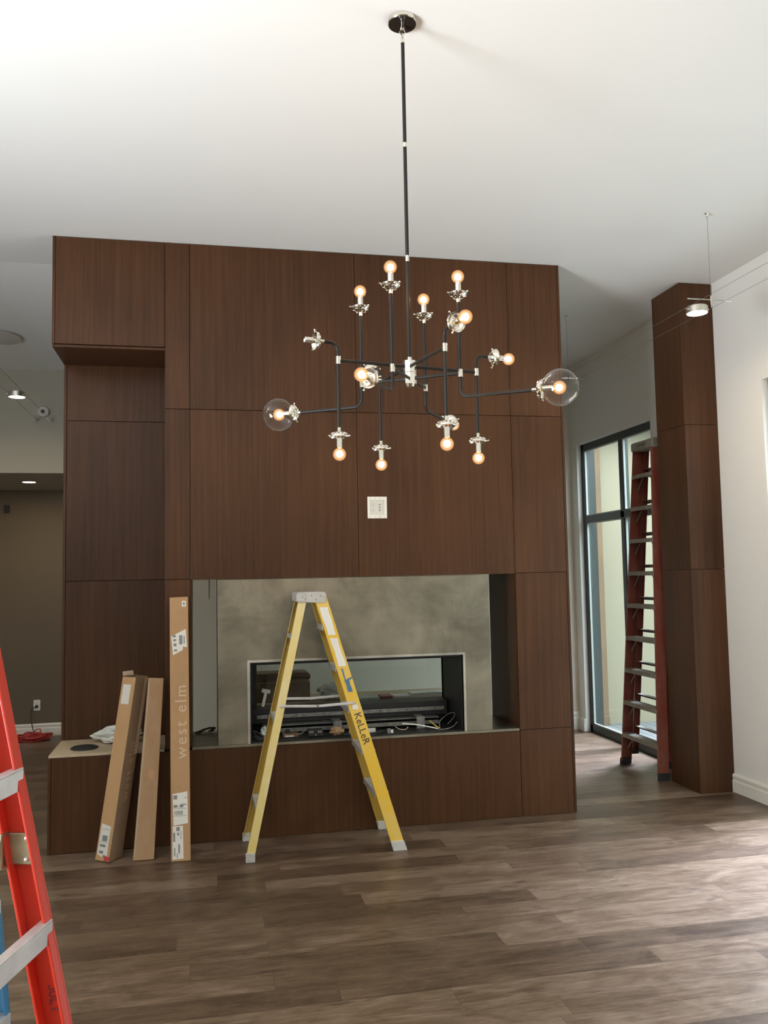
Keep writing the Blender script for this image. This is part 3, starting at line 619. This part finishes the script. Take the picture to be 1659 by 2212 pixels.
# ------------------------------------------------------------------ step ladders
def chan(mb, u0, u1, v, dv, z0, z1, uu0, uu1, vv, fl, t=.006):
    """C rail from (u0..u1 at z0) to (uu0..uu1 at z1); web at v (-> vv), flanges of length fl towards dv"""
    def slab(a0, a1, b0, b1, A0, A1, B0, B1):
        if b0 > b1: b0, b1, B0, B1 = b1, b0, B1, B0
        mb.hexa([(a0, b0, z0), (a1, b0, z0), (a1, b1, z0), (a0, b1, z0), (A0, B0, z1), (A1, B0, z1), (A1, B1, z1), (A0, B1, z1)])
    slab(u0, u1, v, v+dv*t, uu0, uu1, vv, vv+dv*t)
    slab(u0, u0+t, v+dv*t, v+dv*fl, uu0, uu0+t, vv+dv*t, vv+dv*fl)
    slab(u1-t, u1, v+dv*t, v+dv*fl, uu1-t, uu1, vv+dv*t, vv+dv*fl)
    return mb
def stepladder(name, label, loc, rz, Hh, wb, wt, fu, ru, fd, rd, fl, steps, braces, rail_mat, rear_mat, step_mat, cap_mat, cap, spread, rwb=None, rwt=None, rear_z0=0.0, step_h=.036, step_label=None, bolt=True, rear_braced=True, diag=True, inner=None, tread=None):
    t = thing(name, label, 'ladder', loc, rz)
    rwb = rwb or wb-.03; rwt = rwt or wt-.02; zt = Hh-.03
    def line_inside(o, s):          # inner faces of a rail: unfaded colour with their shade mixed in
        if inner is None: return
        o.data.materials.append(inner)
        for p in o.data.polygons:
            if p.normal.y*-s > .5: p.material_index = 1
    F = lambda z: fu[0]+(fu[1]-fu[0])*z/Hh
    Rr = lambda z: ru[0]+(ru[1]-ru[0])*z/Hh
    V = lambda z: (wb+(wt-wb)*z/Hh)/2
    VR = lambda z: (rwb+(rwt-rwb)*z/Hh)/2
    for s in (-1, 1):
        z0 = .035
        o = chan(MB(), F(z0)-fd/2, F(z0)+fd/2, s*V(z0), -s, z0, zt, F(zt)-fd/2, F(zt)+fd/2, s*V(zt), fl).build('step_rail', rail_mat, t, bevel=.0015); line_inside(o, s)
        MB().hexa([(F(0)-fd/2-.004, s*V(0)-.016-.004*0, 0), (F(0)+fd/2+.004, s*V(0)-.016, 0), (F(0)+fd/2+.004, s*V(0)+.016, 0), (F(0)-fd/2-.004, s*V(0)+.016, 0)] +
                  [(F(.06)-fd/2-.003, s*V(.06)-.012, .06), (F(.06)+fd/2+.003, s*V(.06)-.012, .06), (F(.06)+fd/2+.003, s*V(.06)+.012, .06), (F(.06)-fd/2-.003, s*V(.06)+.012, .06)]).build('foot', cap_mat if not diag else RUBBER, t, bevel=.004)
        zr = rear_z0+.03
        o = chan(MB(), Rr(zr)-rd/2, Rr(zr)+rd/2, s*VR(zr), -s, zr, zt, Rr(zt)-rd/2, Rr(zt)+rd/2, s*VR(zt), fl).build('support_rail', rear_mat, t, bevel=.0015); line_inside(o, s)
        MB().hexa([(Rr(zr)-rd/2-.003, s*VR(zr)-.014, rear_z0), (Rr(zr)+rd/2+.003, s*VR(zr)-.014, rear_z0), (Rr(zr)+rd/2+.003, s*VR(zr)+.014, rear_z0), (Rr(zr)-rd/2-.003, s*VR(zr)+.014, rear_z0)] +
                  [(Rr(zr)-rd/2-.003, s*VR(zr)-.012, rear_z0+.055), (Rr(zr)+rd/2+.003, s*VR(zr)-.012, rear_z0+.055), (Rr(zr)+rd/2+.003, s*VR(zr)+.012, rear_z0+.055), (Rr(zr)-rd/2-.003, s*VR(zr)+.012, rear_z0+.055)]).build('foot', cap_mat if not diag else RUBBER, t, bevel=.004)
    for i, z in enumerate(steps):
        c = F(z); v = V(z)-.007; b = MB()
        ub = c-fd/2-.002 if tread is None else c+fd/2-tread
        b.box(ub, c+fd/2+.004, -v, v, z-.004, z); b.box(c+fd/2, c+fd/2+.004, -v, v, z-step_h, z-.004); b.box(ub, ub+.004, -v, v, z-step_h*.7, z-.004)
        for k in range(5 if tread is None else 0): b.box(c-fd/2+.006+k*(fd-.012)/5, c-fd/2+.010+k*(fd-.012)/5, -v, v, z, z+.0012)
        st = b.build('step', step_mat, t, bevel=.001)
        if bolt:
            for s in (-1, 1):
                for dz in (-.012, -.030):
                    MB().lathe([(.0055, 0), (.005, .002), (1e-4, .0028)], (c+fd/2+.0005, s*(V(z)-.012), z+dz-.004), (1, 0, 0), 10).build('rivet', ALU, st)
        if diag:
            for s in (-1, 1):
                b = MB().obox(((c+c)/2, s*(v-.055), z-step_h-.05), (0, s, -1), (1, 0, 0), (0, 1, s), .070, .006, .0025)
                b.build('brace', ALUDUSTY, st)
    for z in braces:
        c = Rr(z); v = VR(z)-.007; b = MB(); b.box(c-rd/2, c+rd/2-.004, -v, v, z-.003, z); b.box(c-rd/2-.001, c-rd/2+.002, -v, v, z-.028, z-.003)
        cr = b.build('cross_brace', step_mat, t, bevel=.001)
        if rear_braced:
            for s in (-1, 1): MB().obox((c, s*(v-.032), z-.04), (0, s, -1.3), (1, 0, 0), (0, 1.3, s), .045, .012, .0015).build('gusset', ALU, cr)
    u0, u1, hv, ch_ = cap
    b = MB().prism([(u0, 0), (u1-.02, -.012), (u1, 0), (u1, ch_-.014), (u1-.014, ch_), (u0+.01, ch_), (u0, ch_-.01)], (0, -hv, Hh-ch_), (1, 0, 0), (0, 0, 1), (0, 2*hv, 0))
    b.build('top_cap', cap_mat, t, bevel=.004)
    if spread:
        for s in (-1, 1):
            z = spread; pa = Vector((Rr(z)+.0, s*(VR(z)+.006), z)); pb = Vector((F(z), s*(V(z)+.006), z)); mid = (pa+pb)/2; mid.z -= .010
            for q0, q1 in ((pa, mid), (mid, pb)):
                dv = (q1-q0); b = MB().obox((q0+q1)/2, dv, (0, 1, 0), dv.cross(Vector((0, 1, 0))), dv.length/2+.006, .0025, .0085); b.build('spreader', ALU, t, bevel=.002)
            MB().lathe([(.008, 0), (.008, .004), (1e-4, .005)], mid+Vector((0, s*.002, 0)), (0, s, 0), 12).build('hinge_pin', GREYMETAL, t)
    return t, F, V, Rr, VR

# yellow one in front of the fireplace
YZ = [.364+.266*k for k in range(5)]
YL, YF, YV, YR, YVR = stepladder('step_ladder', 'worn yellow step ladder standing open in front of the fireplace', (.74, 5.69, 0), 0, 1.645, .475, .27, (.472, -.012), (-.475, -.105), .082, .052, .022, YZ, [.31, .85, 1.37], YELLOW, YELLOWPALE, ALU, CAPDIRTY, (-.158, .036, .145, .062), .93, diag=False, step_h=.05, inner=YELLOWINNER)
for q in ((-.12, .03), (-.06, .04), (-.10, .018), (0, .035), (-.03, .012)):
    MB().lathe([(.004, 0), (.0035, .0015), (1e-4, .002)], (q[0], -.145, 1.583+q[1]), (0, -1, 0), 8).build('rivet', GREYMETAL, YL)
def on_rail(z, du, off=.0012):   # point on the outer face of the near front rail
    return Vector((YF(z)+du, -YV(z)-off, z))
dn = (on_rail(.3, 0)-on_rail(1.3, 0)).normalized(); nv = Vector((0, -1, 0)); up_ = dn.cross(nv).normalized()
if up_.x < 0: up_ = -up_
def sticker(z0, z1, du0, du1, name, mat, rag=0, off=.0012, pts=None):
    n = 7; L_ = []; R_ = []
    for i in range(n):
        z = z0+(z1-z0)*i/(n-1); L_.append(on_rail(z, du0+random.uniform(-rag, rag), off)); R_.append(on_rail(z, du1+random.uniform(-rag, rag), off))
    MB().poly(L_+R_[::-1]).build(name, mat, YL)
sticker(1.365, 1.545, -.026, .026, 'sticker', PAPER, .004); sticker(1.165, 1.345, -.022, .026, 'sticker', PAPER, .003)
sticker(1.06, 1.15, -.012, -.002, 'blue_tape', BLUETAPE, .002, .0016); sticker(1.00, 1.075, -.014, .016, 'blue_tape', BLUETAPE, .003, .0020)
c = on_rail(1.075, .012, .0024); MB().poly([c+up_*-.02+dn*.008, c+up_*.024+dn*-.002, c+up_*.026+dn*-.014, c+up_*-.02+dn*-.006]).build('blue_tape', BLUETAPE, YL)
put_text(MB(), 'KeLLeR', .06, on_rail(.765, .002, .0016), dn, up_, 1.0, .205).build('handwriting', INK, YL)
MB().poly([on_rail(.89, -.02, .0018), on_rail(.885, .018, .0018), on_rail(.915, .022, .0018), on_rail(.925, -.012, .0018)]).build('paint_patch', PAPER, YL)

# tall dark red one folded beside the window
RZ = [.285+.2895*k for k in range(9)]
RL, RF, RV, RR_, RVR = stepladder('tall_step_ladder', 'tall dark red step ladder folded against the window beside the pillar', (3.725, 6.955, 0), PI, 2.90, .665, .33, (0, -.155), (-.080, -.230), .095, .055, .022, RZ, [z+.06 for z in RZ], OLDREDSHADE, OLDREDSHADE, ALUDUSTY, ALUDUSTY, (-.265, -.10, .19, .075), None, rear_z0=.09, rear_braced=False, bolt=True)
put_text(MB(), 'WERNER', .03, (-.0970, 0.0, 2.858), (0, 1, 0), (0, 0, 1), 1.0, .14).build('lettering', INK, RL)

# red one close to the viewer
FR, FF, FV, FRr, FVR = stepladder('red_step_ladder', 'bright red step ladder standing closest at the left edge', (-.558, 1.653, 0), math.radians(-16), 2.30, .56, .33, (.392, -.038), (-.60, -.10), .056, .045, .030, [.23+.29*k for k in range(7)], [.4, .98, 1.56], RED, RED, ALU, ALU, (-.16, .02, .20, .06), None, diag=False, rear_braced=False, step_h=.042, tread=.016)
z = 1.235
for s in (1,):
    v0 = s*(FV(z)-.007)
    br = MB(); br.obox((FF(z)-.004, v0-.004, z), (1, 0, 0), (0, 1, 0), (0, 0, 1), .024, .003, .030); br.obox((FF(z)-.030, v0-.016, z), (1, 0, 0), (0, 1, 0), (0, 0, 1), .003, .014, .034); br.obox((FF(z)-.045, v0-.029, z-.004), (1, 0, 0), (0, 1, 0), (0, 0, 1), .016, .0025, .026)
    sb = br.build('spreader_bracket', ZINC, FR, bevel=.003, label='zinc spreader bracket')
    for dx, dz in ((.010, .020), (.010, -.020)):
        MB().lathe([(.005, 0), (.004, .002), (1e-4, .003)], (FF(z)+dx, v0-.007, z+dz), (0, -1, 0), 10).build('rivet', ALU, sb)
    MB().lathe([(.0065, 0), (.005, .003), (1e-4, .004)], (FF(z)-.047, v0-.036, z-.004), (0, -1, 0), 12).build('rivet', ALU, sb)
    q0 = Vector((FF(z)-.040, v0-.034, z-.004)); q1 = Vector((FRr(z)+.01, v0-.034, z-.004)); dv = q1-q0
    MB().obox((q0+q1)/2, dv, (0, 1, 0), (0, 0, 1), dv.length/2, .0018, .0115).build('spreader', ORANGEBAR, FR, bevel=.001, label='orange brown spreader bar')
put_text(MB(), '300LT', .03, (FF(.955)+.004, FV(.955)-.0078, .955), ((fu := Vector((FF(.5)-FF(1.0), -(FV(1.0)-FV(.5))*-1, -.5)).normalized()).x, fu.y, fu.z), Vector((.98, 0, .18)), 1.0, .066).build('lettering', plain('faded_print', (.16, .02, .02), .6), FR)

# blue one behind it, folded
BL, BF, BV, BRr, BVR = stepladder('blue_step_ladder', 'low blue step ladder standing behind the bright red one at the left edge', (-.746, 2.419, 0), math.radians(-16), 1.22, .46, .30, (.20, .115), (-.34, .02), .06, .045, .025, [.30*q for q in (1, 2, 3)], [.4, .8], BLUE, BLUE, ALU, ALU, (-.03, .13, .16, .05), None, diag=False, rear_braced=False)

# ------------------------------------------------------------------ leaning cartons
def carton(name, label, bl, bm, br, tl, tm, tr, mat, side_mat=None):
    """six measured corners (left, middle, right at foot and top); the hidden fourth edge is completed"""
    bl, bm, br, tl, tm, tr = (Vector(q) for q in (bl, bm, br, tl, tm, tr)); bb = bl+br-bm; tb = tl+tr-tm
    o = thing(name, label, 'box', (bm.x, bm.y, 0)); off = Vector((bm.x, bm.y, 0))
    b = MB().hexa([q-off for q in (bm, br, bb, bl, tm, tr, tb, tl)]); b.build('carton', mat, o, bevel=.004); return o, off
def on_face(P00, P10, P01, a, b_, n, eps=.0012): return P00 + (P10-P00)*a + (P01-P00)*b_ + n*eps
def face_poly(o, off, P00, P10, P01, uv, mat, name, eps=.0012, parent=None):
    n = (P10-P00).cross(P01-P00).normalized()
    return MB().poly([on_face(P00, P10, P01, a, b_, n, eps)-off for a, b_ in uv]).build(name, mat, parent or o)
def rect(a0, a1, b0, b1): return [(a0, b0), (a1, b0), (a1, b1), (a0, b1)]
def marks(o, off, P00, P10, P01, lab, items):
    n = (P10-P00).cross(P01-P00).normalized(); mb = MB()
    for q in items: mb.poly([on_face(P00, P10, P01, a, b_, n, .0020)-off for a, b_ in rect(*q)])
    mb.build('print', GREYINK, lab)

# tall box in the middle
V_ = Vector
bl, br, tl, tr = V_((-.207, 5.60, .0)), V_((-.088, 5.598, .0)), V_((-.224, 5.838, 1.625)), V_((-.104, 5.836, 1.628))
dep = V_((-.004, .105, .016))
B3 = thing('tall_carton', 'tallest narrow cardboard box standing upright with bold pale lettering', 'box', (-.147, 5.6, 0)); off = V_((-.147, 5.6, 0))
MB().hexa([q-off for q in (bl, br, br+dep-V_((0, 0, .016)), bl+dep-V_((0, 0, .016)), tl, tr, tr+dep-V_((0,0,.03)), tl+dep-V_((0,0,.03)))]).build('carton', CARD, B3, bevel=.004)
n3 = (br-bl).cross(tl-bl).normalized()
c = bl+(br-bl)*.56+(tl-bl)*.512+n3*.0012-off
put_text(MB(), 'west elm', .1, c, tl-bl, -(br-bl), 1.25, .455).build('lettering', CARDINK, B3, label='pale printed lettering')
L1 = face_poly(B3, off, bl, br, tl, [(.08, .845), (.86, .872), (.92, .800), (.70, .803), (.69, .790), (.17, .770)][::-1][::-1], PAPER, 'shipping_label')
marks(B3, off, bl, br, tl, L1, [(.50, .68, .812, .848), (.15, .32, .840, .850), (.18, .34, .825, .833), (.20, .36, .805, .816), (.22, .40, .785, .793), (.74, .80, .815, .845)])
L2 = face_poly(B3, off, bl, br, tl, rect(.66, .88, .962, .985), PAPER, 'shipping_label'); marks(B3, off, bl, br, tl, L2, [(.73, .82, .968, .979)])
L3 = face_poly(B3, off, bl, br, tl, [(.14, .130), (.88, .136), (.86, .252), (.10, .245)], PAPER, 'shipping_label')
it = [(.14, .34, .225, .240), (.14, .80, .190, .1915), (.14, .80, .1635, .165), (.72, .82, .228, .231), (.5, .8, .203, .207), (.15, .35, .195, .205), (.45, .65, .195, .203)] + [(.20+.04*k, .222+.04*k, .168, .183) for k in range(11)]
marks(B3, off, bl, br, tl, L3, it)
L4 = face_poly(B3, off, bl, br, tl, [(.08, .008), (.64, .010), (.62, .128), (.10, .128)], PAPER, 'shipping_label', .0010)
marks(B3, off, bl, br, tl, L4, [(.28, .46, .110, .124), (.32, .42, .094, .104), (.12, .22, .072, .105), (.50, .53, .08, .11), (.38, .46, .03, .062), (.16, .22, .02, .05), (.3, .34, .012, .03)])

# two shorter boxes leaning
bl, bm, br = V_((-.673, 5.752, .004)), V_((-.583, 5.678, .004)), V_((-.512, 5.775, .004))
tm = V_((-.436, 5.845, 1.112)); tl = tm+(bl-bm)*.98+V_((.0, .0, .004)); tr = tm+(br-bm)*1.0+V_((0, 0, -.002))
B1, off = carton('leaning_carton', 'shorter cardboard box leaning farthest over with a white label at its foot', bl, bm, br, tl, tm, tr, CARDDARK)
face_poly(B1, off, bl, bm, tl, rect(0.01, .99, .004, .996), CARDLIGHT, 'lit_face', .0006)  # brighter sheet: light falling from the left, put into the colour
face_poly(B1, off, bl, bm, tl, rect(.15, .72, .845, .955), PAPER, 'shipping_label')
La = face_poly(B1, off, bl, bm, tl, [(.10, .035), (.78, .012), (.80, .185), (.12, .195)], PAPER, 'shipping_label')
marks(B1, off, bl, bm, tl, La, [(.3, .66, .105, .135), (.16, .74, .098, .100), (.2, .6, .075, .088), (.2, .5, .04, .055), (.2, .7, .165, .167), (.5, .72, .02, .035)])
face_poly(B1, off, bl, bm, tl, rect(.62, 1.0, .006, .03), REDINK, 'red_mark', .0024)
n1 = (br-bm).cross(tm-bm).normalized(); c = bm+(br-bm)*.52+(tm-bm)*.47+n1*.0012-off
put_text(MB(), 'west elm', .1, c, tm-bm, -(br-bm), 1.25, .36).build('lettering', CARDDUSTY, B1)
face_poly(B1, off, bm, br, tm, rect(.74, 1.0, .56, .99), TAPE, 'packing_tape', .0010)
MB().poly([q-off for q in (tl+V_((.0, 0, .002)), tl+V_((-.002, .0, .030)), tl+(tm-tl)*.75+V_((0, .03, .042)), tl+(tm-tl)*.8+V_((0, .04, .012)))]).build('torn_flap', TAPE, B1)
bl, br = V_((-.440, 5.672, .004)), V_((-.312, 5.668, .004)); tr = V_((-.262, 5.868, 1.098)); tl = V_((-.360, 5.872, 1.104)); dep = V_((-.004, .062, -.010))
B2 = thing('leaning_carton', 'scuffed plain cardboard box leaning between the other two boxes', 'box', (-.377, 5.67, 0)); off = V_((-.377, 5.67, 0))
MB().hexa([q-off for q in (bl, br, br+dep+V_((0,0,.010)), bl+dep+V_((0,0,.010)), tl, tr, tr+dep, tl+dep)]).build('carton', CARDDUSTY, B2, bevel=.004)
nn = (br-bl).cross(tl-bl).normalized()
MB().poly([on_face(bl, br, tl, .55+.16*math.cos(q), .455+.028*math.sin(q), nn, .001)-off for q in [2*PI*i/14 for i in range(14)]]).build('scuff', CARD, B2)
face_poly(B2, off, bl, br, tl, rect(.02, .10, .02, .98), TAPE, 'packing_tape', .001)

# ------------------------------------------------------------------ cable lights
def light_cable(label, x, z, y0, y1, group, fitting):
    r = thing('light_cable', label, 'cable', (x, y1, z), group=group)
    MB().tube([(0, y0-y1, 0), (0, 0, 0)], .0011, 6).build('cable', GREYMETAL, r)
    if fitting:
        MB().lathe([(.004, -.11), (.011, -.10), (.015, -.06), (.011, -.03), (.022, -.02), (.022, 0), (1e-4, 0)], (0, .05, 0), (0, 1, 0), 14).build('end_fitting', PAPER, r)
light_cable('taut light cable near the window wall, the upper of the two lines', 3.155, 3.485, -3.19, 8.99, 'light cables along the window wall', False)
light_cable('taut light cable near the window wall, the lower of the two lines', 3.33, 3.485, -3.19, 8.99, 'light cables along the window wall', False)
light_cable('taut light cable on the left, ending farther from the walnut block', -1.59, 3.315, -3.19, 8.70, 'light cables ending on the bulkhead', True)
light_cable('taut light cable on the left, ending nearer the walnut block', -1.463, 3.315, -3.19, 8.70, 'light cables ending on the bulkhead', True)
def puck(name, label, c, r=.07, h=.048):
    t = thing(name, label, 'light', c)
    MB().lathe([(1e-4, h), (r*.92, h), (r, h-.006), (r, .002), (r*.96, 0), (r*.93, .001), (r*.93, .012), (1e-4, .014)], (0, 0, 0), (0, 0, 1), 40).build('housing', STEELTRIM, t)
    MB().lathe([(1e-4, .002), (r*.925, .002), (r*.925, .0115), (1e-4, .0115)], (0, 0, 0), (0, 0, 1), 40).build('lamp_lens', PUCKGLOW, t)
    for s in (-1, 1): MB().tube([(s*r*.98, 0, h*.55), (s*(r+.012), 0, h*.62), (s*.0875, 0, h*.62+.002)], .004, 8).build('cable_clip', NICKEL, t)
    return t
puck('cable_light', 'round glowing spotlight on the cables in front of the pillar', (3.2425, 5.08, 3.455))
puck('cable_light', 'round glowing spotlight on the cables before the bulkhead at the left', (-1.5265, 7.55, 3.285), .066)
# suspension
def hanger(y, label, zc, ztop, x=3.2325):
    t = thing('cable_hanger', label, 'cable hanger', (x, y, ztop))
    MB().lathe([(1e-4, -.0005), (.014, -.0005), (.014, -.006), (.009, -.010), (.009, -.020), (.005, -.026), (1e-4, -.026)], (0, 0, 0), (0, 0, 1), 16).build('ceiling_anchor', NICKEL, t)
    MB().tube([(0, 0, -.02), (0, 0, zc-ztop)], .0013, 6).build('suspension_wire', GREYMETAL, t)
    MB().tube([(-.172, 0, zc-ztop), (.152, 0, zc-ztop)], .0035, 8).build('crossbar', NICKEL, t)
    MB().lathe([(1e-4, .03), (.004, .028), (.006, .0), (.006, -.012), (.003, -.04), (1e-4, -.055)], (0, 0, zc-ztop), (0, 0, 1), 10).build('clamp', NICKEL, t)
hanger(4.9, 'thin wire hanger and crossbar above the glowing spotlight by the pillar', 3.490, H)
hanger(7.14, 'thin wire hanger from the ceiling behind the walnut block', 3.490, H-.004)
t = thing('wall_transformer', 'grey round cable transformer on the left bulkhead', 'transformer', (-1.527, 8.75, 3.39))
MB().lathe([(1e-4, .0), (.055, .0), (.055, .02), (.048, .028), (1e-4, .028)], (0, 0, 0), (0, -1, 0), 28).build('cover', SPEAKERGREY, t)
MB().lathe([(1e-4, .028), (.018, .028), (.016, .036), (1e-4, .036)], (0, 0, 0), (0, -1, 0), 16).build('cap', BLACKMETAL, t)
# downlight in the alcove soffit
t = thing('downlight', 'glowing recessed downlight in the alcove soffit', 'light', (-1.796, 9.53, 2.79))
MB().lathe([(.062, 0), (.075, -.001), (.076, -.005), (.062, -.006), (.062, 0)], (0, 0, 0), (0, 0, 1), 36).build('trim_ring', WHITEPLASTIC, t)
MB().lathe([(1e-4, -.001), (.0615, -.001), (.0615, -.004), (1e-4, -.0045)], (0, 0, 0), (0, 0, 1), 36).build('lamp_lens', PUCKGLOW, t)
# speaker grille on the sloping ceiling
x, y = -1.73, 7.92; k = min(1, max(0, (2.5-x)/4.0)); sl = (.02+.26*k*(9.2-6.515)/2.2)/(9.2-6.515); zz = H - sl*(y-6.515)
t = thing('ceiling_speaker', 'round grey ceiling speaker grille at the left', 'speaker', (x, y, zz-.004)); t.rotation_euler = (-math.atan(sl), 0, 0)
MB().lathe([(1e-4, .0), (.14, .0), (.152, -.002), (.155, -.007), (.14, -.010), (1e-4, -.011)], (0, 0, 0), (0, 0, 1), 48).build('grille', SPEAKERGREY, t)

# ------------------------------------------------------------------ alcove: outlet, plug lead, junction box, red cord heap
t = thing('wall_outlet', 'white wall outlet low on the dark alcove wall', 'outlet', (-1.86, 10.45, .345))
b = MB(); b.box(-.036, .036, -.006, 0, -.06, .06); b.build('plate', WHITEPLASTIC, t, bevel=.003)
b = MB(); b.box(-.017, .017, -.008, -.006, .008, .044); b.box(-.017, .017, -.008, -.006, -.044, -.008); b.build('socket', PAPER, t, bevel=.001)
t = thing('plug_lead', 'short dark plug lead hanging from the white wall outlet', 'cord', (-1.86, 10.44, .335))
b = MB(); b.box(-.014, .014, -.035, .0, -.014, .014); b.build('plug', RUBBER, t, bevel=.004)
MB().tube(curve_pts([(0, -.03, 0), (-.03, -.05, -.01), (-.05, -.06, -.04), (-.05, -.07, -.12), (-.03, -.09, -.20), (-.01, -.10, -.27), (.02, -.12, -.31)]), .005, 8).build('cord', RUBBER, t)
b = MB(); b.box(-.03, .03, -.012, 0, -.045, .045); b.box(-.022, .022, -.014, -.012, -.036, .036)
o = b.build('switch_box', RUBBER, bevel=.003); o.location = (-2.205, 10.45, 2.575); tag(o, 'small black box mounted high on the dark alcove wall', 'switch box')
pts = []; random.seed(11)
for k in range(15):
    r = random.uniform(.10, .21); cx = -1.84+random.uniform(-.06, .06); cy = 10.18+random.uniform(-.04, .05); ph = random.uniform(0, 6.28); zb = .007+.0055*k*(.6+.4*random.random())
    for i in range(14):
        q = ph+2*PI*i/14; pts.append((cx+r*math.cos(q), cy+.7*min(r, .17)*math.sin(q), max(.006, zb+.016*math.sin(q*2+k)+(.05 if (k == 13 and 3 < i < 6) else 0))))
tag(MB().tube(pts, .0055, 7).build('extension_cord', REDCORD), 'heap of red extension cord on the alcove floor', 'cord')
# switch plate low on the window wall
b = MB(); b.box(-.004, 0, -.036, .036, -.06, .06); b.box(-.006, -.004, -.017, .017, -.035, .035)
o = b.build('wall_plate', WHITEPLASTIC, bevel=.002); o.location = (XR, 5.70, .36); tag(o, 'white wall plate low on the window wall above the baseboard', 'wall plate')
